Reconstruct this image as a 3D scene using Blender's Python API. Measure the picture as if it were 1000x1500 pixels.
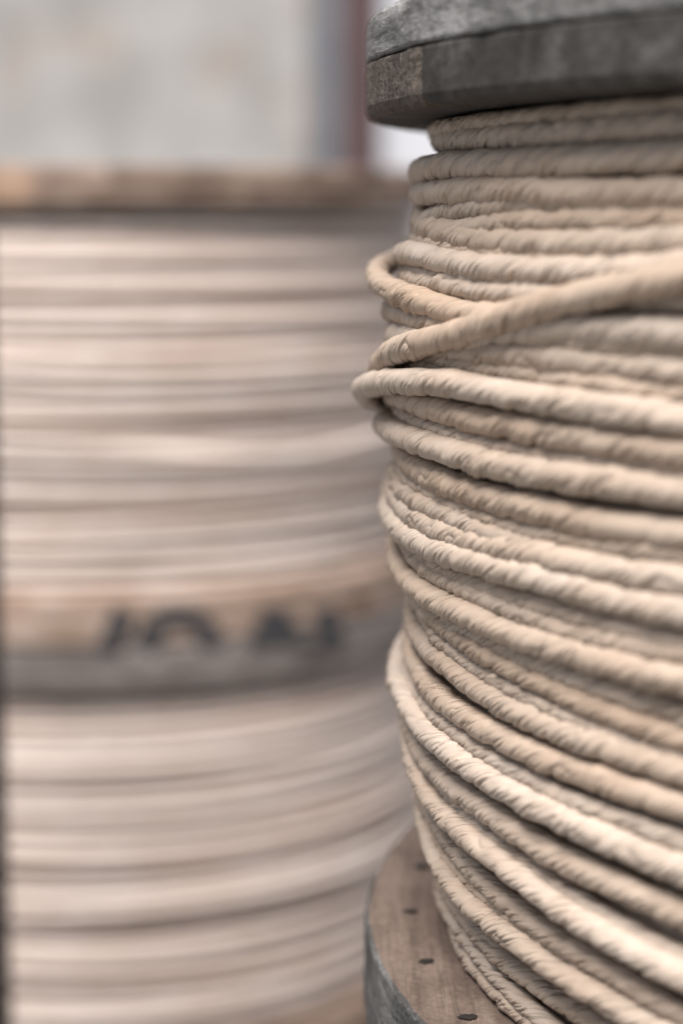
import bpy, bmesh, math
import numpy as np
from math import radians, pi

for o in list(bpy.data.objects):
    bpy.data.objects.remove(o)
scene = bpy.context.scene
COL = scene.collection

# ------------------------------------------------------------------ camera
EYE_Z = 0.735                     # eye height above the yard
F_PX = 3000.0                     # focal length in photo pixels (1000 x 1500)
TILT = 0.1456                     # looking slightly down
cam_data = bpy.data.cameras.new('camera')
cam = bpy.data.objects.new('camera', cam_data)
COL.objects.link(cam)
cam.location = (0, 0, EYE_Z)
cam.rotation_euler = (pi / 2 - TILT, 0, 0)
cam_data.sensor_fit = 'VERTICAL'
cam_data.sensor_height = 36.0
cam_data.sensor_width = 24.0
cam_data.lens = F_PX / 1500 * 36.0
cam_data.clip_start = 0.02
cam_data.clip_end = 3000
cam_data.dof.use_dof = True
cam_data.dof.focus_distance = 0.610
cam_data.dof.aperture_fstop = 72.0 / 14.5
scene.camera = cam

# ------------------------------------------------------------------ light
SUN_EL = radians(58)               # broad soft light from above, left of and behind the camera
world = bpy.data.worlds.new('World')
scene.world = world
world.use_nodes = True
nt = world.node_tree
nt.nodes.clear()
sky = nt.nodes.new('ShaderNodeTexSky')
sky.sky_type = 'NISHITA'
sky.sun_disc = False
sky.sun_elevation = SUN_EL
sky.air_density = 1.0
sky.dust_density = 1.0
sky.ozone_density = 1.0
hsv = nt.nodes.new('ShaderNodeHueSaturation')
hsv.inputs['Saturation'].default_value = 0.32    # an overcast, nearly white sky
bg = nt.nodes.new('ShaderNodeBackground')
bg.inputs['Strength'].default_value = 0.05
wo = nt.nodes.new('ShaderNodeOutputWorld')
nt.links.new(sky.outputs[0], hsv.inputs['Color'])
nt.links.new(hsv.outputs[0], bg.inputs['Color'])
nt.links.new(bg.outputs[0], wo.inputs[0])

sun_dir = np.array([-0.22, -0.70, 0.0])          # horizontal direction towards the sun
sun_dir = sun_dir / np.linalg.norm(sun_dir) * math.cos(SUN_EL)
sun_dir[2] = math.sin(SUN_EL)
sky.sun_rotation = math.atan2(sun_dir[0], sun_dir[1])
sl = bpy.data.lights.new('sun', 'SUN')
sl.energy = 4.0
sl.angle = radians(32)
sl.color = (1.0, 0.95, 0.89)
sun = bpy.data.objects.new('sun', sl)
COL.objects.link(sun)
from mathutils import Vector
sun.rotation_euler = Vector((-sun_dir[0], -sun_dir[1], -sun_dir[2])).to_track_quat('-Z', 'Y').to_euler()
sun.location = (-2, -2, 5)

scene.view_settings.view_transform = 'Standard'
scene.view_settings.look = 'None'
scene.view_settings.exposure = 1.07
scene.view_settings.gamma = 1.0
scene.render.engine = 'CYCLES'
scene.cycles.use_denoising = True
scene.cycles.use_adaptive_sampling = False
scene.cycles.max_bounces = 8
scene.cycles.diffuse_bounces = 5

# ------------------------------------------------------------------ helpers
_fw = np.array([0, math.cos(TILT), -math.sin(TILT)])
_up = np.array([0, math.sin(TILT), math.cos(TILT)])
_rt = np.array([1.0, 0, 0])
EYE = np.array([0, 0, EYE_Z])

def ray(px, py):
    return _fw + _rt * (px - 500) / F_PX + _up * (750 - py) / F_PX

def height_at(px, py, depth):
    d = ray(px, py)
    return EYE_Z + d[2] * depth / d[1]

def tag(o, label=None, cat=None, group=None, kind=None):
    if label: o['label'] = label
    if cat: o['category'] = cat
    if group: o['group'] = group
    if kind: o['kind'] = kind
    return o

def empty(name, loc):
    o = bpy.data.objects.new(name, None)
    o.empty_display_size = 0.05
    o.location = loc
    COL.objects.link(o)
    return o

def link_mesh(name, me, mats, parent=None, loc=(0, 0, 0)):
    o = bpy.data.objects.new(name, me)
    for m in (mats if isinstance(mats, (list, tuple)) else [mats]):
        if m.name not in [x.name for x in me.materials if x]:
            me.materials.append(m)
    if parent: o.parent = parent
    o.location = loc
    COL.objects.link(o)
    return o

def bm_obj(name, bm, mats, parent=None, loc=(0, 0, 0), smooth=False):
    me = bpy.data.meshes.new(name)
    bm.normal_update()
    bm.to_mesh(me)
    bm.free()
    if smooth:
        me.polygons.foreach_set('use_smooth', [True] * len(me.polygons))
    return link_mesh(name, me, mats, parent, loc)

# ------------------------------------------------------------------ node helper
class N:
    def __init__(self, name):
        self.m = bpy.data.materials.new(name)
        self.m.use_nodes = True
        self.t = self.m.node_tree
        self.t.nodes.clear()
        self.out = self.t.nodes.new('ShaderNodeOutputMaterial')
        self.b = self.t.nodes.new('ShaderNodeBsdfPrincipled')
        self.t.links.new(self.b.outputs[0], self.out.inputs[0])
    def n(self, typ, **kw):
        x = self.t.nodes.new(typ)
        for k, v in kw.items(): setattr(x, k, v)
        return x
    def l(self, a, b): self.t.links.new(a, b)
    def val(self, inp, v):
        if hasattr(v, 'is_linked') or hasattr(v, 'links'): self.l(v, inp)
        else: inp.default_value = v
    def math(self, op, a, b=0.0, c=None, clamp=False):
        x = self.n('ShaderNodeMath', operation=op); x.use_clamp = clamp
        self.val(x.inputs[0], a); self.val(x.inputs[1], b)
        if c is not None: self.val(x.inputs[2], c)
        return x.outputs[0]
    def noise(self, vec, scale, detail=3, rough=0.55, dist=0.0, dim='3D'):
        x = self.n('ShaderNodeTexNoise', noise_dimensions=dim)
        x.inputs['Scale'].default_value = scale; x.inputs['Detail'].default_value = detail
        x.inputs['Roughness'].default_value = rough; x.inputs['Distortion'].default_value = dist
        if vec is not None: self.l(vec, x.inputs['Vector'])
        return x.outputs['Fac']
    def ramp(self, fac, stops):
        x = self.n('ShaderNodeValToRGB')
        e = x.color_ramp.elements
        while len(e) < len(stops): e.new(0.5)
        for k, (p, c) in enumerate(stops):
            e[k].position = p
            e[k].color = (c, c, c, 1) if isinstance(c, (int, float)) else (*c, 1)
        self.l(fac, x.inputs[0])
        return x.outputs[0]
    def mix(self, fac, a, b, blend='MIX'):
        x = self.n('ShaderNodeMix', data_type='RGBA', blend_type=blend)
        self.val(x.inputs[0], fac)
        for s, v in ((x.inputs[6], a), (x.inputs[7], b)):
            if isinstance(v, tuple): s.default_value = (*v, 1)
            else: self.l(v, s)
        return x.outputs[2]
    def mapping(self, vec, scale=(1, 1, 1), loc=(0, 0, 0), rot=(0, 0, 0)):
        x = self.n('ShaderNodeMapping')
        x.inputs['Scale'].default_value = scale; x.inputs['Location'].default_value = loc
        x.inputs['Rotation'].default_value = rot
        self.l(vec, x.inputs['Vector'])
        return x.outputs[0]
    def bump(self, h, dist, strength=1.0, normal=None):
        x = self.n('ShaderNodeBump')
        x.inputs['Distance'].default_value = dist; x.inputs['Strength'].default_value = strength
        self.l(h, x.inputs['Height'])
        if normal is not None: self.l(normal, x.inputs['Normal'])
        return x.outputs[0]

PITCH = 0.034                     # one full twist of the paper

def rope_material(name, base, warm, pale, fine=True):
    g = N(name)
    uv = g.n('ShaderNodeUVMap'); uv.uv_map = 'UVMap'
    sep = g.n('ShaderNodeSeparateXYZ'); g.l(uv.outputs[0], sep.inputs[0])
    u, v = sep.outputs[0], sep.outputs[1]
    oi = g.n('ShaderNodeObjectInfo')
    rnd = oi.outputs['Random']
    up = g.math('DIVIDE', u, PITCH)
    across = g.math('SUBTRACT', up, v)             # constant along a twist crease
    along = g.math('ADD', g.math('MULTIPLY', up, 0.35), v)
    comb = g.n('ShaderNodeCombineXYZ')
    g.l(across, comb.inputs[0]); g.l(along, comb.inputs[1])
    g.l(g.math('MULTIPLY', rnd, 50.0), comb.inputs[2])
    p = comb.outputs[0]
    n_col = g.noise(g.mapping(p, (0.9, 0.5, 1)), 1.0, 3)
    n_patch = g.noise(g.mapping(p, (0.16, 0.3, 1), (7, 3, 0)), 1.0, 2)
    n_str = g.noise(g.mapping(p, (24, 3, 1), (2, 9, 0)), 1.0, 2)
    c = g.mix(g.ramp(n_col, [(0.36, 0.0), (0.66, 1.0)]), base, pale)
    c = g.mix(g.math('MULTIPLY', g.ramp(n_patch, [(0.5, 0.0), (0.68, 1.0)]), 0.5), c, warm)
    c = g.mix(g.math('MULTIPLY', g.ramp(n_str, [(0.3, 1.0), (0.5, 0.0)]), 0.10), c, tuple(x * 0.62 for x in base))
    tint = g.n('ShaderNodeHueSaturation')
    g.l(g.math('ADD', g.math('MULTIPLY', rnd, 0.11), 0.94), tint.inputs['Value'])
    g.l(g.math('ADD', g.math('MULTIPLY', rnd, -0.25), 1.1), tint.inputs['Saturation'])
    g.l(c, tint.inputs['Color'])
    g.l(tint.outputs[0], g.b.inputs['Base Color'])
    g.b.inputs['Roughness'].default_value = 0.52
    g.b.inputs['Specular IOR Level'].default_value = 0.4
    if fine:
        # fine sharp crinkles along the twist, gathered in patches
        na = g.noise(g.mapping(p, (6.0, 0.9, 1)), 1.0, 1.5, 0.5, 0.5)
        ridge = g.math('MULTIPLY', g.math('ABSOLUTE', g.math('SUBTRACT', na, 0.5)), 6.0, clamp=True)
        ridge = g.math('POWER', ridge, 0.6)
        nb = g.noise(g.mapping(p, (20.0, 5.0, 1), (4, 4, 0)), 1.0, 1.5, 0.5, 0.4)
        nm = g.noise(g.mapping(p, (1.6, 1.4, 1), (11, 1, 0)), 1.0, 2)
        amt = g.ramp(nm, [(0.40, 0.05), (0.56, 1.0)])
        h = g.math('MULTIPLY', g.math('ADD', ridge, g.math('MULTIPLY', nb, 0.5)), amt)
        g.l(g.bump(h, 0.0006, 1.0), g.b.inputs['Normal'])
    return g.m

def wood_material(name, dark, mid, light, axis='x', scale=1.0, bump=0.0012, speck=0.0, stain=None, rough=0.8, blotw=0.45):
    g = N(name)
    tc = g.n('ShaderNodeTexCoord')
    oi = g.n('ShaderNodeObjectInfo')
    off = g.n('ShaderNodeVectorMath', operation='ADD')
    g.l(tc.outputs['Object'], off.inputs[0])
    cb = g.n('ShaderNodeCombineXYZ')
    for k in range(3): g.l(g.math('MULTIPLY', oi.outputs['Random'], (3.1, 5.7, 9.3)[k]), cb.inputs[k])
    g.l(cb.outputs[0], off.inputs[1])
    s = (3.0 * scale, 60 * scale, 60 * scale) if axis == 'x' else (60 * scale, 3.0 * scale, 60 * scale)
    pv = g.mapping(off.outputs[0], s)
    fine_s = tuple(x * 4.5 for x in s)
    grain = g.noise(pv, 1.0, 5, 0.62, 0.6)
    fine = g.noise(g.mapping(off.outputs[0], fine_s), 1.0, 3, 0.6)
    blot = g.noise(off.outputs[0], 26.0, 5, 0.62, 0.4)
    spk = g.noise(off.outputs[0], 480.0, 3, 0.7)
    f = g.math('ADD', g.math('MULTIPLY', grain, 1 - blotw), g.math('MULTIPLY', blot, blotw))
    c = g.ramp(f, [(0.36, dark), (0.5, mid), (0.64, light)])
    c = g.mix(g.math('MULTIPLY', g.ramp(fine, [(0.32, 1.0), (0.5, 0.0)]), 0.45), c, tuple(x * 0.5 for x in dark))
    if speck:
        c = g.mix(g.math('MULTIPLY', g.ramp(spk, [(0.36, 1.0), (0.5, 0.0)]), speck), c, tuple(x * 0.28 for x in dark))
        c = g.mix(g.math('MULTIPLY', g.ramp(spk, [(0.56, 0.0), (0.7, 1.0)]), speck * 0.8), c, tuple(min(1, x * 1.5) for x in light))
    if stain:
        for (x, y, z, r, colr, a) in stain:
            d = g.n('ShaderNodeVectorMath', operation='DISTANCE')
            g.l(tc.outputs['Object'], d.inputs[0]); d.inputs[1].default_value = (x, y, z)
            dd = g.math('ADD', d.outputs['Value'], g.math('MULTIPLY', g.math('SUBTRACT', blot, 0.5), r))
            m = g.n('ShaderNodeMapRange'); m.inputs[1].default_value = r; m.inputs[2].default_value = r * 0.45
            g.l(dd, m.inputs[0])
            c = g.mix(g.math('MULTIPLY', m.outputs[0], a), c, colr)
    g.l(c, g.b.inputs['Base Color'])
    g.b.inputs['Roughness'].default_value = rough
    g.b.inputs['Specular IOR Level'].default_value = 0.3
    h = g.math('ADD', g.math('MULTIPLY', grain, 0.7), g.math('MULTIPLY', fine, 0.45))
    h = g.math('ADD', h, g.math('MULTIPLY', spk, 0.25 + speck))
    g.l(g.bump(h, bump, 0.9), g.b.inputs['Normal'])
    return g.m

def plain_material(name, a, b, scale=8.0, rough=0.8, bump=0.0, stretch=(1, 1, 1), extra=None):
    g = N(name)
    tc = g.n('ShaderNodeTexCoord')
    v = g.mapping(tc.outputs['Object'], stretch)
    n = g.noise(v, scale, 5, 0.6, 0.3)
    c = g.ramp(n, [(0.35, a), (0.65, b)])
    if extra:
        col, sc, lo, hi, amt = extra
        n2 = g.noise(g.mapping(tc.outputs['Object'], (1, 1, 1), (3, 1, 7)), sc, 3, 0.55, 0.2)
        c = g.mix(g.math('MULTIPLY', g.ramp(n2, [(lo, 0.0), (hi, 1.0)]), amt), c, col)
    g.l(c, g.b.inputs['Base Color'])
    g.b.inputs['Roughness'].default_value = rough
    if bump: g.l(g.bump(n, bump, 0.8), g.b.inputs['Normal'])
    return g.m

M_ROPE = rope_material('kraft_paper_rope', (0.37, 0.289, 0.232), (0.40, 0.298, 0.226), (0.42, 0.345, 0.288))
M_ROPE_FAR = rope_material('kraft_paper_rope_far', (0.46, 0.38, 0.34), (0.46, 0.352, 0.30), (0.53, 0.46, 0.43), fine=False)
M_GREY = wood_material('weathered_grey_wood', (0.055, 0.054, 0.054), (0.135, 0.134, 0.135), (0.28, 0.28, 0.285), 'y', speck=0.22, scale=2.6, blotw=0.34, bump=0.0009)
M_DARK = wood_material('dark_weathered_shaded_wood', (0.017, 0.0155, 0.0145), (0.038, 0.035, 0.0335), (0.098, 0.094, 0.093), 'x', speck=0.06, scale=1.8, blotw=0.5, bump=0.0008)  # dark weathered boards, with shade on the upper flange's lower layer put in
M_ROUGH = wood_material('rough_end_grain', (0.05, 0.041, 0.034), (0.085, 0.07, 0.06), (0.15, 0.125, 0.108), 'x', speck=0.75, bump=0.002)
M_BROWN = wood_material('brown_dusty_wood', (0.075, 0.054, 0.044), (0.13, 0.095, 0.078), (0.18, 0.136, 0.115), 'y', scale=2.0, speck=0.25, bump=0.0010)
M_NAIL_HOLE = plain_material('nail_hole_black', (0.004, 0.003, 0.002), (0.012, 0.007, 0.005), 300, 1.0)  # near-black stands for the dark inside the holes
M_CORE = plain_material('spool_core_board', (0.16, 0.11, 0.08), (0.24, 0.17, 0.12), 20, 0.9)

# ------------------------------------------------------------------ rope mesh
def rope_mesh(name, center, th, rr, zz, rad, nphi, seed, amp=1.0, dense_len=None):
    """closed turn; th/rr/zz: angle, radius, height of the centre line (spool axis frame)"""
    rs = np.random.RandomState(seed)
    n = len(th)
    px = -rr * np.cos(th); py = -rr * np.sin(th)
    P = np.stack([px, py, zz], 1)
    nxt = np.roll(P, -1, 0); prv = np.roll(P, 1, 0)
    T = nxt - prv; T /= np.linalg.norm(T, axis=1)[:, None]
    Nn = np.stack([-np.cos(th), -np.sin(th), 0 * th], 1)
    Nn -= T * (Nn * T).sum(1)[:, None]; Nn /= np.linalg.norm(Nn, axis=1)[:, None]
    B = np.cross(T, Nn)
    B *= np.where(B[:, 2] < 0, -1, 1)[:, None]
    seg = np.linalg.norm(nxt - P, axis=1)
    s = np.concatenate([[0], np.cumsum(seg)[:-1]]); L = s[-1] + seg[-1]
    phi = np.linspace(-pi, pi, nphi + 1)
    phi = phi - 0.42 * np.sin(phi)                  # finer on the outer side; seam on the hidden inner side
    S, PH = np.meshgrid(s, phi, indexing='ij')
    R = np.full_like(S, rad)
    w = 2 * pi / L
    def lump(k0, k1, m):
        out = 0
        for _ in range(m):
            k = rs.randint(int(k0 * L), int(k1 * L) + 1)
            out = out + np.sin(k * w * S + rs.uniform(0, 2 * pi))
        return out / math.sqrt(m)
    if amp > 0:
        K = round(L / PITCH) * w
        pitch = 2 * pi / K
        sina = 2 * pi * rad / math.hypot(2 * pi * rad, pitch)
        # the wrapped strip: panels between overlapping edges that follow the twist
        base = K * S - PH
        ang = 2 * base + rs.uniform(0, 2 * pi) + 1.5 * lump(12, 60, 5) + 0.5 * np.sin(PH + rs.uniform(0, 6) + lump(5, 30, 2))
        warp = ang + 0.55 * np.sin(ang)             # one lip of each groove is steeper
        fold = np.abs(np.sin(warp / 2)) ** 0.55
        h = (fold - 0.75) * 0.24 * np.clip(0.85 + 0.3 * lump(12, 60, 3), 0.35, 1.4)
        h = h + 0.014 * lump(20, 80, 3) + 0.02 * np.sin(PH - K * S + rs.uniform(0, 6))
        H = h * rad
        # single creases: short sharp valleys along the twist with a puffed lip, in bunches
        dense = s < dense_len if dense_len else s < L
        sd = min(dense_len or L, L)
        nb = max(3, int(sd / 0.0075))
        centres = rs.uniform(0, sd, nb)
        for c0 in centres:
            kk = rs.randint(2, 6)
            f0 = rs.uniform(-1.9, 1.9)
            for _ in range(kk):
                s0 = c0 + rs.normal() * 0.0036
                p0 = f0 + rs.normal() * 0.6
                ext = rs.uniform(0.6, 1.9)
                skew = rs.uniform(0.75, 1.35)
                A = rs.uniform(0.35, 1.15) * 0.001 * amp; wv = rs.uniform(0.17, 0.34) * 0.001
                Bm = A * rs.uniform(0.2, 0.6)
                i0 = np.searchsorted(s, s0 - 0.014); i1 = np.searchsorted(s, s0 + 0.014)
                if i1 - i0 < 3: continue
                ds_ = S[i0:i1] - s0
                dp = PH[i0:i1] - p0
                d = (ds_ - dp / K * skew + 0.0006 * np.sin(3 * dp + s0 * 900)) * sina
                env = np.exp(-(dp / ext) ** 4)
                H[i0:i1] += env * (-A * np.exp(-(d / wv) ** 2) + Bm * np.where(d > 0, np.exp(-d / 0.0016), np.exp(d / 0.0005)))
        R = R + H * (1 if amp >= 1 else amp)
    else:
        R = R * (1 + 0.05 * lump(20, 90, 4))
    V = P[:, None, :] + R[:, :, None] * (np.cos(PH)[:, :, None] * Nn[:, None, :] + np.sin(PH)[:, :, None] * B[:, None, :])
    V = V[:, :nphi, :]
    nv = n * nphi
    ii = np.arange(n)[:, None]; jj = np.arange(nphi)[None, :]
    i2 = (ii + 1) % n; j2 = (jj + 1) % nphi
    quads = np.stack([ii * nphi + jj, ii * nphi + j2, i2 * nphi + j2, i2 * nphi + jj], -1).reshape(-1, 4)
    # orientation: outward
    q = quads[nphi // 2]
    a, b, c = V.reshape(-1, 3)[q[0]], V.reshape(-1, 3)[q[1]], V.reshape(-1, 3)[q[2]]
    if np.dot(np.cross(b - a, c - a), Nn[0]) < 0:
        quads = quads[:, ::-1]
        flip = True
    else:
        flip = False
    me = bpy.data.meshes.new(name)
    nq = len(quads)
    me.vertices.add(nv); me.vertices.foreach_set('co', V.reshape(-1).astype(np.float32))
    me.loops.add(nq * 4); me.loops.foreach_set('vertex_index', quads.reshape(-1).astype(np.int32))
    me.polygons.add(nq); me.polygons.foreach_set('loop_start', np.arange(0, nq * 4, 4, dtype=np.int32))
    me.polygons.foreach_set('use_smooth', np.ones(nq, dtype=bool))
    uvl = me.uv_layers.new(name='UVMap')
    sx = np.concatenate([s, [L]])
    I = (ii + 0 * jj).reshape(-1); J = (jj + 0 * ii).reshape(-1)
    U = np.stack([sx[I], sx[I], sx[I + 1], sx[I + 1]], 1)
    vv = (phi + pi) / (2 * pi)
    W = np.stack([vv[J], vv[J + 1], vv[J + 1], vv[J]], 1)
    if flip: U = U[:, ::-1]; W = W[:, ::-1]
    uvl.data.foreach_set('uv', np.stack([U + seed * 0.37, W], -1).reshape(-1).astype(np.float32))
    me.update(); me.validate()
    return me

# ------------------------------------------------------------------ flanges of planks
def disc_planks(parent, R, z0, z1, axis, cuts, mats_for, seed, bev_top=0.002, bev_bot=0.002, gap=0.0012, rough=0.0006):
    """one layer of a spool flange: boards cut to a disc. cuts: seam offsets across the boards"""
    rs = np.random.RandomState(seed)
    edges = [-R] + list(cuts) + [R]
    out = []
    for k in range(len(edges) - 1):
        a = edges[k] + (gap / 2 if k else 0); b = edges[k + 1] - (gap / 2 if k < len(edges) - 2 else 0)
        a = max(a, -R * 0.9999); b = min(b, R * 0.9999)
        t0, t1 = math.asin(a / R), math.asin(b / R)
        m = max(10, int((t1 - t0) / 0.03))
        pts = []
        dR = rs.uniform(-0.0010, 0.0)
        for i in range(m + 1):
            t = t0 + (t1 - t0) * i / m
            r = R + dR + rs.uniform(-1, 1) * rough
            pts.append((r * math.cos(t), R * math.sin(t) if i in (0, m) else r * math.sin(t)))
        for i in range(m + 1):
            t = t1 + (t0 - t1) * i / m
            r = R + dR + rs.uniform(-1, 1) * rough
            pts.append((-r * math.cos(t), R * math.sin(t) if i in (0, m) else r * math.sin(t)))
        if abs(a) > R * 0.999 or abs(b) > R * 0.999:
            q = []
            for p in pts:
                if not q or math.hypot(p[0] - q[-1][0], p[1] - q[-1][1]) > 0.004: q.append(p)
            if math.hypot(q[0][0] - q[-1][0], q[0][1] - q[-1][1]) < 0.004: q.pop()
            pts = q
        if axis == 'y': pts = [(-y, x) for (x, y) in pts]
        bm = bmesh.new()
        dz = rs.uniform(-0.0006, 0.0006)
        lo = [bm.verts.new((x, y, z0 + 0.0002)) for x, y in pts]
        hi = [bm.verts.new((x, y, z1 - 0.0002 + dz * 0.3)) for x, y in pts]
        bm.faces.new(hi); bm.faces.new(lo[::-1])
        n = len(pts)
        for i in range(n):
            f = bm.faces.new((lo[i], lo[(i + 1) % n], hi[(i + 1) % n], hi[i])); f.material_index = 1
        bmesh.ops.recalc_face_normals(bm, faces=bm.faces)
        et = [e for e in bm.edges if all(v in hi for v in e.verts)]
        eb = [e for e in bm.edges if all(v in lo for v in e.verts)]
        his = set(hi); los = set(lo)
        bmesh.ops.bevel(bm, geom=et, offset=bev_top, segments=3, profile=0.55, affect='EDGES', material=1)
        eb = [e for e in bm.edges if all(abs(v.co.z - (z0 + 0.0002)) < 1e-6 for v in e.verts) and len(e.link_faces) == 2
              and any(abs(f.normal.z) < 0.5 for f in e.link_faces)]
        bmesh.ops.bevel(bm, geom=eb, offset=bev_bot, segments=2, profile=0.5, affect='EDGES', material=1)
        o = bm_obj('plank', bm, [], parent)
        top, side = mats_for(k)
        o.data.materials.append(top); o.data.materials.append(side)
        out.append(o)
    return out

def core(parent, r, z0, z1):
    bm = bmesh.new()
    n = 96
    lo = [bm.verts.new((r * math.cos(2 * pi * i / n), r * math.sin(2 * pi * i / n), z0)) for i in range(n)]
    hi = [bm.verts.new((r * math.cos(2 * pi * i / n), r * math.sin(2 * pi * i / n), z1)) for i in range(n)]
    for i in range(n):
        bm.faces.new((lo[i], lo[(i + 1) % n], hi[(i + 1) % n], hi[i]))
    bm.faces.new(hi); bm.faces.new(lo[::-1])
    return bm_obj('drum_core', bm, M_CORE, parent)

# ================================================================== setting
bm = bmesh.new()
bmesh.ops.create_grid(bm, x_segments=2, y_segments=2, size=200)
M_GROUND = plain_material('grey_concrete_ground', (0.11, 0.105, 0.10), (0.19, 0.18, 0.17), 3.0, 0.9, 0.004)
g = bm_obj('ground', bm, M_GROUND)
tag(g, kind='structure')

def box(bm, x0, x1, y0, y1, z0, z1, bev=0.0):
    r = bmesh.ops.create_cube(bm, size=1.0)
    for v in r['verts']:
        v.co = ((x0 + x1) / 2 + v.co.x * (x1 - x0), (y0 + y1) / 2 + v.co.y * (y1 - y0), (z0 + z1) / 2 + v.co.z * (z1 - z0))
    if bev:
        es = list({e for v in r['verts'] for e in v.link_edges})
        bmesh.ops.bevel(bm, geom=es, offset=bev, segments=2, affect='EDGES', profile=0.5)

WALL_Y = 4.6
def X_at(px, depth): return (px - 500) / F_PX * depth * 1.012
M_WALL = plain_material('stained_plaster', (0.21, 0.203, 0.198), (0.315, 0.312, 0.315), 6.5, 0.9, 0.003, extra=((0.33, 0.26, 0.22), 4.5, 0.52, 0.64, 0.35))
bm = bmesh.new(); box(bm, -6.0, X_at(456, WALL_Y), WALL_Y, WALL_Y + 0.25, 0.0, 3.2, 0.01)
w = bm_obj('plaster_wall', bm, M_WALL)
tag(w, 'stained pale grey plaster wall rising behind the stacked spools', 'wall')
M_POST = plain_material('blue_grey_paint', (0.085, 0.088, 0.105), (0.12, 0.123, 0.14), 9, 0.6)
bm = bmesh.new(); box(bm, X_at(460, WALL_Y), X_at(499, WALL_Y), WALL_Y - 0.03, WALL_Y + 0.10, 0.0, 3.0, 0.006)
w = bm_obj('grey_post', bm, M_POST)
tag(w, 'blue grey upright post at the end of the plaster wall', 'post')
M_RED = plain_material('maroon_paint', (0.042, 0.017, 0.019), (0.058, 0.024, 0.027), 6, 0.6)
bm = bmesh.new(); box(bm, X_at(501, WALL_Y), X_at(549, WALL_Y), WALL_Y - 0.02, WALL_Y + 0.10, 0.0, 3.0, 0.006)
w = bm_obj('maroon_post', bm, M_RED)
tag(w, 'dark maroon upright post beside the blue grey one', 'post')
M_WHITE = plain_material('white_render', (0.40, 0.41, 0.45), (0.47, 0.48, 0.52), 3, 0.9, 0.002)
bm = bmesh.new(); box(bm, X_at(552, WALL_Y), 6.0, WALL_Y + 0.02, WALL_Y + 0.25, 0.0, 3.2, 0.01)
w = bm_obj('white_wall', bm, M_WHITE)
tag(w, 'bright white wall seen between the maroon post and the near spool', 'wall')

# ================================================================== near spool
R = 0.300
SX, SY = 0.3079, 0.6755
Z_BOT = EYE_Z - 0.2385            # top face of the lower flange
Z_TOP = EYE_Z + 0.0290            # under face of the upper flange
Z_LAY = EYE_Z + 0.0462            # joint of the two board layers
Z_CAP = EYE_Z + 0.0615
near = empty('rope_spool', (SX, SY, Z_BOT - 0.036))
tag(near, 'sharp grey wooden spool of paper rope at the right with loose bulging loops', 'spool', 'wooden spools wound with paper rope')
oz = Z_BOT - 0.036
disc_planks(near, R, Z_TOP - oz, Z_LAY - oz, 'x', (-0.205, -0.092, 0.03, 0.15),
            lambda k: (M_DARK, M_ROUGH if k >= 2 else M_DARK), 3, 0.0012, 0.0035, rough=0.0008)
disc_planks(near, R, Z_LAY - oz, Z_CAP - oz, 'y', (-0.19, -0.06, 0.06, 0.18),
            lambda k: (M_GREY, M_GREY), 4, 0.0045, 0.0012, rough=0.0008)
M_EDGE = wood_material('grey_board_edge', (0.032, 0.031, 0.031), (0.065, 0.064, 0.064), (0.17, 0.168, 0.168), 'y', speck=0.4, scale=2.0)
low = disc_planks(near, R, 0.018, 0.036, 'y', (-0.19, -0.06, 0.05, 0.165),
            lambda k: (M_BROWN, M_EDGE), 5, 0.0015, 0.001)
disc_planks(near, R, 0.0, 0.0176, 'x', (-0.18, -0.06, 0.06, 0.18), lambda k: (M_DARK, M_EDGE), 6)
core(near, 0.262, 0.0365, Z_TOP - oz - 0.0005)

# discs painted with the dark of nail holes on the lower flange, where the boards are nailed to the layer below
def floor_point(px, py):
    d = ray(px, py); t = (Z_BOT - EYE_Z) / d[2]
    return EYE + d * t - np.array([SX, SY, oz])
rs = np.random.RandomState(5)
for (px, py, r) in ((602, 1335, .0023), (625, 1408, .0023), (685, 1490, .0025), (617, 1270, .0027)):
    p = floor_point(px, py)
    bm = bmesh.new()
    n = 18
    ring = [bm.verts.new((r * (1 + rs.uniform(-.25, .25)) * math.cos(2 * pi * i / n) * 1.15, r * (1 + rs.uniform(-.25, .25)) * math.sin(2 * pi * i / n) * 0.9, 0.0002)) for i in range(n)]
    top = [bm.verts.new((v.co.x * 0.7, v.co.y * 0.7, 0.0004)) for v in ring]
    c = bm.verts.new((0, 0, 0.00025))
    for i in range(n):
        bm.faces.new((ring[i], ring[(i + 1) % n], top[(i + 1) % n], top[i]))
        bm.faces.new((top[i], top[(i + 1) % n], c))
    host = min(low, key=lambda o: abs(np.mean([v.co.x for v in o.data.vertices]) - p[0]))
    o = bm_obj('nail_hole', bm, M_NAIL_HOLE, host, (p[0], p[1], p[2]))

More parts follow.
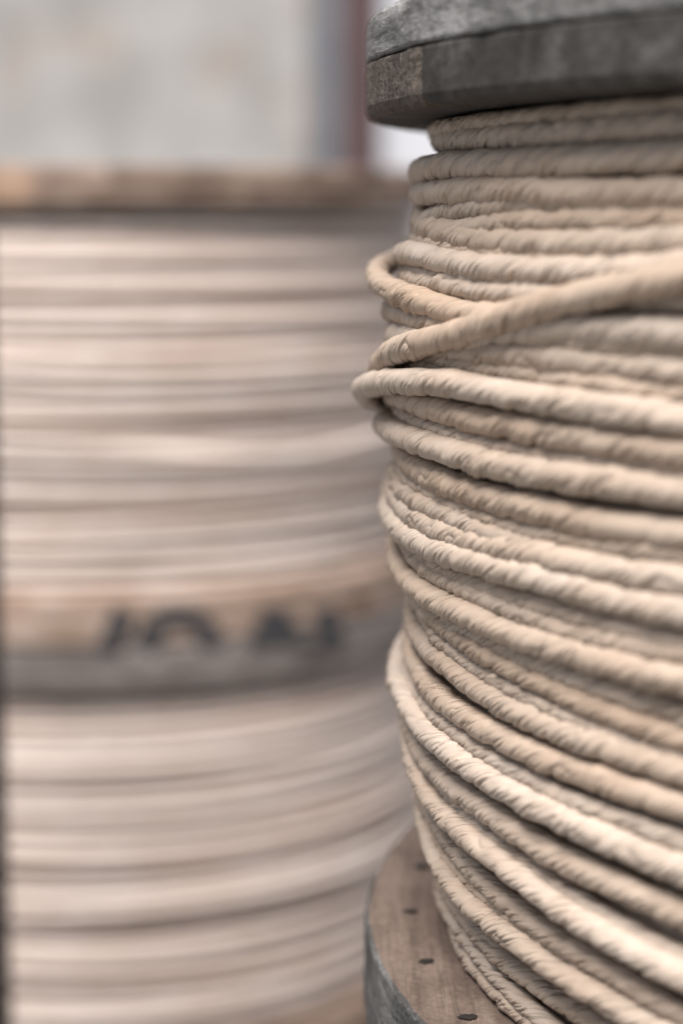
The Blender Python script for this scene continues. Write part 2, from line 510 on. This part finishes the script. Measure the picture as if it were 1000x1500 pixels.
# ---- turns of rope traced on the near spool: (points, width px, layer, kind)
# layer: how many mm the turn lies under the outermost turns there; sil = the turn shows its own outline on the left
BASE = np.array([(150, .2790), (250, .2805), (340, .2830), (420, .2885), (560, .2905), (640, .2890), (730, .2890), (820, .2875), (900, .2850),
                 (980, .2860), (1080, .2840), (1180, .2800), (1300, .2735), (1400, .2700), (1500, .268)])
TURNS = [
 ('under', [(690,181),(730,177),(800,170),(1000,152)], 24, 5.5, 0),
 ('top',   [(652,208),(700,203),(760,199),(830,194),(920,186),(1000,182)], 34, 3.0, 1),
 ('a2',    [(619,252),(650,244),(700,241),(760,239),(850,235),(1000,227)], 37, 0.0, 1),
 ('a3',    [(618,286),(650,281),(700,277),(760,278),(850,282),(1000,281)], 34, 0.0, 1),
 ('a4',    [(645,316),(670,308),(710,303),(760,299),(820,296),(1000,296)], 30, 4.0, 0),
 ('a4b',   [(640,338),(690,334),(730,328),(780,325),(850,322),(1000,322)], 29, 3.0, 0),
 ('a5',    [(630,306),(621,320),(630,333),(655,343),(710,351),(760,355),(812,357),(875,357),(1000,353)], 36, -1.0, 1),
 ('a6',    [(611,352),(640,360),(700,372),(800,380),(1000,380)], 26, 2.5, 1),
 ('a7',    [(591,373),(605,370),(625,375),(660,384),(710,391),(760,395),(812,399),(875,399),(940,395),(1000,390)], 34, 0.0, 1),
 ('a8up',  [(600,398),(622,401),(660,406),(710,411),(760,415),(1000,430)], 22, 3.0, 0),
 ('a8mid', [(580,398),(600,408),(622,414),(660,418),(700,424),(760,430),(1000,440)], 30, 2.0, 0),
 ('loop1', [(585,373),(565,385),(552,402),(562,419),(580,428),(612,438),(650,452),(690,462),(760,470),(850,480),(1000,492)], 34, 0.5, 1),
 ('a9',    [(574,453),(590,460),(622,470),(660,476),(720,486),(800,496),(1000,510)], 28, 2.0, 1),
 ('a9b',   [(584,474),(600,483),(625,489),(670,496),(760,505),(1000,530)], 25, 3.0, 1),
 ('cross', [(556,546),(562,531),(578,517),(612,505),(660,492),(697,480),(750,462),(812,443),(875,428),(930,417),(1000,406)], 37, -6.0, 1),
 ('a10b',  [(700,492),(760,482),(825,479),(900,482),(1000,490)], 38, 0.0, 0),
 ('a11',   [(630,505),(660,511),(700,517),(750,519),(812,526),(875,532),(1000,541)], 32, 2.0, 0),
 ('a12',   [(615,510),(640,520),(670,532),(705,540),(750,543),(812,551),(875,562),(937,570),(1000,577)], 28, 3.0, 0),
 ('a13',   [(596,534),(622,532),(655,541),(720,556),(1000,600)], 24, 4.5, 0),
 ('loop2', [(552,586),(542,582),(536,571),(547,562),(572,559),(610,559),(647,561),(685,566),(722,574),(760,580),(812,588),(875,597),(1000,615)], 36, -1.0, 1),
 ('a15',   [(574,578),(590,582),(612,590),(647,601),(685,611),(722,619),(760,625),(812,635),(875,645),(1000,661)], 35, 0.5, 0),
 ('a16',   [(586,598),(610,615),(647,630),(685,642),(722,652),(760,659),(812,669),(875,677),(1000,687)], 28, 3.5, 0),
 ('a17',   [(569,612),(567,624),(590,637),(622,650),(660,661),(697,672),(750,686),(812,696),(875,704),(1000,720)], 38, -1.0, 1),
 ('a18',   [(592,654),(602,676),(635,697),(685,717),(722,729),(755,738),(812,751),(875,764),(1000,781)], 38, 1.0, 1),
 ('a19',   [(596,694),(610,708),(635,722),(665,737),(697,750),(735,764),(760,773),(812,783),(875,795),(1000,812)], 27, 3.5, 0),
 ('a20',   [(588,700),(592,717),(612,731),(638,744),(668,758),(700,772),(730,784),(770,800),(830,816),(1000,846)], 34, 2.2, 0),
 ('a21',   [(586,726),(592,742),(606,755),(626,768),(660,781),(697,793),(750,806),(812,816),(875,829),(1000,850)], 36, 0.6, 0),
 ('a22',   [(585,697),(574,722),(572,745),(584,770),(612,791),(640,804),(672,815),(710,825),(755,838),(812,853),(875,870),(1000,897)], 37, -1.5, 1),
 ('a23',   [(610,800),(655,836),(697,850),(722,861),(760,875),(812,890),(875,908),(1000,938)], 28, 2.5, 0),
 ('a25',   [(600,795),(622,828),(660,850),(697,867),(735,883),(770,901),(812,917),(875,935),(1000,958)], 31, 2.0, 0),
 ('a24',   [(587,788),(585,810),(590,832),(602,850),(625,868),(650,883),(680,896),(715,911),(750,928),(812,945),(875,965),(1000,996)], 38, -1.0, 1),
 ('a27',   [(640,895),(665,912),(700,930),(727,942),(765,958),(812,977),(875,1002),(925,1021),(1000,1042)], 32, 2.4, 0),
 ('a26',   [(618,880),(632,897),(652,914),(680,934),(715,956),(752,977),(790,995),(850,1025),(900,1045),(1000,1080)], 32, 1.5, 0),
 ('a28',   [(622,890),(642,927),(666,950),(692,970),(715,985),(752,1007),(790,1027),(850,1056),(1000,1105)], 29, 3.2, 0),
 ('a29',   [(612,880),(610,898),(614,920),(624,940),(641,958),(664,978),(692,1000),(725,1020),(765,1042),(812,1065),(875,1088),(937,1109),(1000,1128)], 38, -0.6, 1),
 ('a30',   [(607,922),(606,940),(608,960),(616,983),(632,1007),(656,1030),(690,1053),(735,1079),(772,1097),(812,1116),(875,1138),(937,1160),(1000,1181)], 36, -1.0, 1),
 ('a31',   [(600,985),(610,1008),(622,1027),(640,1046),(665,1067),(697,1092),(735,1116),(772,1136),(812,1159),(850,1177),(925,1203),(1000,1231)], 28, 3.0, 0),
 ('a32',   [(598,935),(586,962),(583,990),(592,1016),(606,1044),(630,1075),(658,1100),(688,1122),(722,1144),(760,1166),(812,1194),(875,1222),(937,1250),(1000,1272)], 36, -1.5, 1),
 ('a33',   [(604,1055),(614,1085),(634,1118),(662,1146),(710,1181),(755,1213),(812,1251),(875,1281),(937,1309),(1000,1336)], 38, 0.8, 0),
 ('a34',   [(622,1100),(640,1133),(662,1163),(687,1191),(712,1215),(745,1243),(775,1266),(812,1293),(850,1318),(900,1350),(950,1377),(1000,1402)], 28, 3.0, 0),
 ('a35',   [(604,1040),(603,1065),(606,1095),(614,1125),(628,1155),(645,1182),(670,1208),(705,1238),(735,1260),(770,1289),(812,1322),(875,1362),(937,1396),(1000,1428)], 38, -1.2, 1),
 ('a37a',  [(622,1165),(638,1196),(657,1227),(674,1250),(697,1276),(722,1300),(748,1322),(775,1345),(812,1371),(862,1402),(925,1440),(1000,1482)], 30, 1.5, 0),
 ('a37b',  [(624,1190),(642,1226),(662,1258),(684,1281),(709,1305),(734,1327),(760,1347),(812,1387),(900,1446),(1000,1500)], 28, 2.5, 0),
 ('a36',   [(622,1150),(622,1180),(627,1212),(636,1242),(652,1274),(676,1308),(702,1334),(740,1364),(770,1386),(812,1418),(900,1470),(1000,1525)], 35, -0.5, 1),
 ('a38c',  [(652,1290),(672,1326),(697,1358),(734,1398),(772,1430),(850,1482),(1000,1565)], 30, 1.5, 0),
 ('a38b',  [(648,1305),(662,1338),(684,1372),(704,1397),(734,1434),(772,1472),(850,1535),(1000,1625)], 27, 0.8, 0),
 ('a38a',  [(662,1280),(661,1310),(668,1350),(685,1394),(708,1430),(732,1461),(757,1489),(800,1535),(900,1615),(1000,1680)], 31, 0.0, 1),
]

def base_r(py): return np.interp(py, BASE[:, 0], BASE[:, 1])

def on_cyl(px, py, r, far=False, ax=(SX, SY)):
    d = ray(px, py)
    a = d[0] ** 2 + d[1] ** 2
    b = -(d[0] * ax[0] + d[1] * ax[1])
    c = ax[0] ** 2 + ax[1] ** 2 - r * r
    q = b * b - a * c
    t = (-b + (math.sqrt(q) if far else -math.sqrt(q))) / a if q > 0 else -b / a
    p = EYE + d * t
    return math.atan2(-(p[1] - ax[1]), -(p[0] - ax[0])), p[2]

def tangent_r(px, py, ax=(SX, SY)):
    d = ray(px, py)
    return abs(d[0] * ax[1] - d[1] * ax[0]) / math.hypot(d[0], d[1])

ZLO, ZHI = Z_BOT + 0.0045, Z_TOP - 0.0045
def build_turn(idx, nm, pts, width, layer, sil):
    pts = [tuple(map(float, p)) for p in pts]
    k0 = min(range(len(pts)), key=lambda i: pts[i][0])
    rad = width * 0.68 / 3000 / 2 * 0.95
    ysil = pts[k0][1]
    rl = tangent_r(*pts[k0]) if sil else None
    mid_y = ysil
    rb = float(base_r(mid_y)) - layer * 0.0005
    if rl is None: rl = min(rb, tangent_r(*pts[k0]) if False else rb)
    def rfun(th):
        w = np.exp(-np.maximum(th, 0) / 0.30) if np.ndim(th) else math.exp(-max(th, 0) / 0.30)
        return rb + (rl - rb) * w
    th, zz = [], []
    for i, (x, y) in enumerate(pts):
        t = 0.0
        for _ in range(12):
            t2, z = on_cyl(x, y, rfun(t), far=(i < k0))
            t = 0.5 * t + 0.5 * t2
        t, z = on_cyl(x, y, rfun(t), far=(i < k0))
        th.append(t); zz.append(z)
    for i in range(1, len(th)):
        if th[i] < th[i - 1] + 0.012: th[i] = th[i - 1] + 0.012
    th = np.array(th); zz = np.array(zz)
    a, b = th[0], th[-1]
    fine = np.linspace(a, b, 400)
    # monotone-ish smooth curve: linear, then gaussian smoothing with mirrored slope ends
    f = np.interp(fine, th, zz)
    step = fine[1] - fine[0]
    sg = 0.022 / step
    kern = np.exp(-0.5 * (np.arange(-int(3 * sg), int(3 * sg) + 1) / sg) ** 2); kern /= kern.sum()
    m = len(kern) // 2
    sl = (f[6] - f[0]) / 6; sr = (f[-1] - f[-7]) / 6
    ext = np.concatenate([f[0] - sl * np.arange(m, 0, -1), f, f[-1] + sr * np.arange(1, m + 1)])
    f = np.convolve(ext, kern, 'valid')
    sL = (f[12] - f[0]) / (12 * step); sR = (f[-1] - f[-13]) / (12 * step)
    # dense where the photo looks, coarse round the back
    lo, hi = -0.14, 0.86
    ds = 0.00042 / 0.285 if layer < 2.4 else 0.0007 / 0.285
    grid = np.concatenate([np.arange(lo, hi, ds), np.arange(hi, lo + 2 * pi - 0.03, 0.012 / 0.285)])
    z = np.empty_like(grid)
    inside = (grid >= a) & (grid <= b)
    z[inside] = np.interp(grid[inside], fine, f)
    back = ~inside
    gl = np.where(grid < a, grid + 2 * pi, grid)      # angle measured past the right end
    tR, tL = 0.32, 0.16
    zr = f[-1] + sR * tR * (1 - np.exp(-(gl - b) / tR))
    zl = f[0] - sL * tL * (1 - np.exp(-(a + 2 * pi - gl) / tL))
    q = np.clip((gl - b - 0.25) / (a + 2 * pi - b - 0.55), 0, 1); q = q * q * (3 - 2 * q)
    z[back] = (zr * (1 - q) + zl * q)[back]
    ang = (grid + pi) % (2 * pi) - pi
    w = np.where(ang >= 0, np.exp(-np.maximum(ang, 0) / 0.30), np.exp(-((ang / 0.42) ** 2)))
    r = rb + (rl - rb) * w
    rs = np.random.RandomState(100 + idx)
    for k in (3, 5, 9, 14):                            # small slack, only away from the traced stretch
        r = r + np.where(inside, 0, 1) * 0.0
    z = np.clip(z, ZLO - 0.0006, ZHI + 0.002)
    me = rope_mesh('rope_turn', None, grid, r, z - oz, rad, 38 if layer < 2.4 else 28, 100 + idx, 1.0, (hi - lo) * 0.287)
    o = link_mesh('rope_turn', me, M_ROPE, near)
    return o

for i, (nm, pts, wd, ly, sil) in enumerate(TURNS):
    o = build_turn(i, nm, pts, wd, ly, sil)
    if nm == 'cross': o['label'] = 'slack turn of rope crossing upward over its neighbours'
    if nm == 'loop1': o['label'] = 'loose turn of rope bulging out past the spool rim'
    if nm == 'loop2': o['label'] = 'slack turn of rope sticking out farthest on the left'

# regular turns underneath, seen through the gaps
def even_turns(parent, zlo, zhi, rprof, pitch, rad, seed, dth, nphi, mat, jr=0.0008, jz=0.0006, amp=0.6, tilt=0.002, skip=None):
    rs = np.random.RandomState(seed)
    n = int((zhi - zlo) / pitch)
    th = np.arange(-pi, pi - dth * 0.5, dth)
    for k in range(n + 1):
        zc = zlo + (zhi - zlo) * k / n
        if skip and any(a < zc < b for a, b in skip): continue
        zc += rs.normal() * jz
        p1, p2, p3 = rs.uniform(0, 2 * pi, 3)
        z = zc + tilt * rs.uniform(-1, 1) * np.sin(th + p1) + tilt * 0.5 * rs.uniform(-1, 1) * np.sin(2 * th + p2)
        z = np.clip(z, zlo, zhi)
        r = rprof(zc) + rs.normal() * jr + jr * np.sin(3 * th + p3)
        me = rope_mesh('rope_turn', None, th, r, z, rad * rs.uniform(0.92, 1.08), nphi, seed * 100 + k, amp)
        link_mesh('rope_turn', me, mat, parent)

def inner_prof(z):
    zz_ = z + oz
    # pixel row of that height on the left outline
    d = (zz_ - EYE_Z)
    py = 312 - d * 3000 / 0.69 * 1.0
    return float(base_r(py)) - 0.0095
even_turns(near, ZLO - oz, ZHI - oz, inner_prof, 0.0078, 0.0040, 7, 0.03, 14, M_ROPE, 0.0005, 0.0003, 0.0, 0.001)

# ================================================================== stacked spools behind
BX, BY = -0.215, 1.787
FRONT = BY - R
zA = height_at(200, 240, FRONT); zB = height_at(200, 305, FRONT)
zC = height_at(200, 872, FRONT); zD = height_at(200, 952, FRONT); zE = height_at(200, 1018, FRONT)
TRAV = zB - zC
zF = zE - TRAV; zG = zF - 0.036
M_TAN = wood_material('tan_board', (0.27, 0.19, 0.14), (0.42, 0.31, 0.23), (0.52, 0.40, 0.31), 'x', scale=0.7, speck=0.1)
M_TAN2 = wood_material('tan_board_edge', (0.16, 0.105, 0.078), (0.27, 0.195, 0.155), (0.40, 0.325, 0.285), 'x', scale=0.4, speck=0.1)
M_OLD = wood_material('old_brown_board', (0.075, 0.05, 0.038), (0.17, 0.12, 0.095), (0.34, 0.26, 0.215), 'x', scale=0.3, speck=0.1, stain=((-0.022, -0.30, 0.338, 0.020, (0.40, 0.26, 0.175), 0.6), (-0.10, -0.285, 0.338, 0.055, (0.36, 0.23, 0.155), 0.5)))
M_OLD2 = wood_material('old_grey_board', (0.085, 0.073, 0.069), (0.17, 0.148, 0.14), (0.31, 0.28, 0.27), 'x', scale=0.35, speck=0.1)

def far_spool(heights, label, seed, mats, gaps, prof, jr=0.0013, at=(BX, BY), mat=None):
    """heights: (bottom of lower flange, top of lower flange, under of upper flange, top of upper flange)"""
    h0, h1, h2, h3 = heights
    s = empty('rope_spool', (at[0], at[1], h0)); mat = mat or M_ROPE_FAR
    tag(s, label, 'spool', 'wooden spools wound with paper rope')
    lo1, lo2, up1, up2 = mats
    hm = (h0 + h1) / 2; um = (h2 + h3) / 2
    disc_planks(s, R, 0.0002, hm - h0, 'y', (-0.18, -0.06, 0.06, 0.18), lambda k: (lo1, lo1), seed, 0.0015, 0.005)
    disc_planks(s, R, hm - h0, h1 - h0, 'x', (-0.2, -0.08, 0.03, 0.15), lambda k: (lo2, lo2), seed + 1, 0.006, 0.0015)
    disc_planks(s, R, h2 - h0, um - h0, 'x', (-0.19, -0.07, 0.05, 0.16), lambda k: (up1, up1), seed + 2, 0.0015, 0.006)
    disc_planks(s, R, um - h0, h3 - h0, 'y', (-0.18, -0.05, 0.07, 0.19), lambda k: (up2, up2), seed + 3, 0.006, 0.0015)
    core(s, 0.262, h1 - h0 + 0.0005, h2 - h0 - 0.0005)
    zlo, zhi = h1 - h0 + 0.0042, h2 - h0 - 0.0042
    gp = [(height_at(250, y + w, FRONT + .012) - h0, height_at(250, y - w, FRONT + .012) - h0) for y, w in gaps]
    even_turns(s, zlo, zhi, lambda z: prof((z - zlo) / (zhi - zlo)), 0.0070, 0.0041, seed + 10, 0.03, 10, mat, jr, 0.0014, 0.0, 0.0075, gp)
    even_turns(s, zlo, zhi, lambda z: prof((z - zlo) / (zhi - zlo)) - 0.0075, 0.0082, 0.0041, seed + 11, 0.03, 8, mat, 0.0004, 0.0004, 0.0, 0.001)
    return s

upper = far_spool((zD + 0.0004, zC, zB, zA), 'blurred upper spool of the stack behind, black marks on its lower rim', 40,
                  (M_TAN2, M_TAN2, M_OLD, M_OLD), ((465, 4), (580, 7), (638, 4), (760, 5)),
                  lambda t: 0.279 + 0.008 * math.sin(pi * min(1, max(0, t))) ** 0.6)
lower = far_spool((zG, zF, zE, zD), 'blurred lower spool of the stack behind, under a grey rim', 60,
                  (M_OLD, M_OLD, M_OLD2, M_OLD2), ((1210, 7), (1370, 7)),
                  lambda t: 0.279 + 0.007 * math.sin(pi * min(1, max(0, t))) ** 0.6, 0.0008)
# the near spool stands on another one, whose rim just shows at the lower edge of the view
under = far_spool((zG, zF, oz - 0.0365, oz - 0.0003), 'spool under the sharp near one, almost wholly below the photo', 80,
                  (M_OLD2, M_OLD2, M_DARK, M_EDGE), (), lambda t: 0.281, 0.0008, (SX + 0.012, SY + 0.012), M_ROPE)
# stencilled marks on the rim of the upper spool
M_INK = plain_material('black_stencil_paint', (0.02, 0.02, 0.024), (0.04, 0.04, 0.045), 60, 0.7)
def mark(strokes):
    bm = bmesh.new()
    for (x0, y0, x1, y1, wd) in strokes:
        wd *= 1.25
        prev = None
        n = 6
        for i in range(n + 1):
            x = x0 + (x1 - x0) * i / n; y = y0 + (y1 - y0) * i / n
            L = math.hypot(x1 - x0, y1 - y0); nx, ny = -(y1 - y0) / L * wd / 2, (x1 - x0) / L * wd / 2
            row = []
            for sx in (-1, 1):
                a, z = on_cyl(x + nx * sx, max(876, min(949, y + ny * sx)), R, ax=(BX, BY))
                rr = R + 0.0012
                row.append(bm.verts.new((-rr * math.cos(a), -rr * math.sin(a), z - upper.location.z)))
            if prev: bm.faces.new((prev[0], prev[1], row[1], row[0]))
            prev = row
    bmesh.ops.recalc_face_normals(bm, faces=bm.faces)
    o = bm_obj('painted_mark', bm, M_INK, upper)
    md = o.modifiers.new('thickness', 'SOLIDIFY'); md.thickness = 0.0003
    return o
mark([(182, 892, 158, 950, 26), (170, 944, 140, 947, 10)])
mark([(210, 950, 228, 912, 28), (228, 908, 262, 898, 24), (262, 898, 296, 910, 24), (296, 912, 316, 950, 28)])
mark([(376, 950, 402, 894, 26), (404, 894, 428, 950, 24), (385, 930, 425, 930, 22)])
mark([(474, 890, 490, 948, 28), (430, 946, 500, 940, 10)])


# a few slack turns that slant across the others on the stack behind
def slack_turn(parent, py, amp, mid, r, seed):
    z0 = height_at(250, py, BY - r) - parent.location.z
    th = np.arange(-pi, pi - 0.012, 0.025)
    z = z0 + amp * np.exp(-((th - mid) / 0.36) ** 2) + 0.002 * np.sin(2 * th + seed)
    me = rope_mesh('rope_turn', None, th, np.full_like(th, r), z, 0.0041, 12, seed, 0.0)
    link_mesh('rope_turn', me, M_ROPE_FAR, parent)
slack_turn(upper, 564, 0.034, 1.00, 0.2905, 901)
slack_turn(upper, 548, 0.030, 1.02, 0.2900, 902)
slack_turn(upper, 690, 0.016, 1.00, 0.2905, 903)
slack_turn(upper, 655, -0.012, 2.2, 0.2900, 904)
slack_turn(lower, 1250, 0.006, 1.1, 0.2890, 905)
slack_turn(lower, 1340, 0.005, 2.0, 0.2890, 906)

# a made-up dark post that darkens the very edge of the view
M_EDGE_POST = wood_material('added_post_wood', (0.03, 0.022, 0.018), (0.05, 0.038, 0.03), (0.08, 0.06, 0.05), 'x', speck=0.1)
bm = bmesh.new()
xr = (-15 - 500) / F_PX * 1.2
box(bm, xr - 0.07, xr, 1.16, 1.23, zG - 0.001 if zG < 0 else 0.0, height_at(0, 318, 1.2), 0.008)
w = bm_obj('added_edge_post', bm, M_EDGE_POST)
tag(w, 'dark brown wooden post added to darken the left edge of the view', 'post')
# the yard lies just under the lowest spool
g.location.z = zG - 0.0005
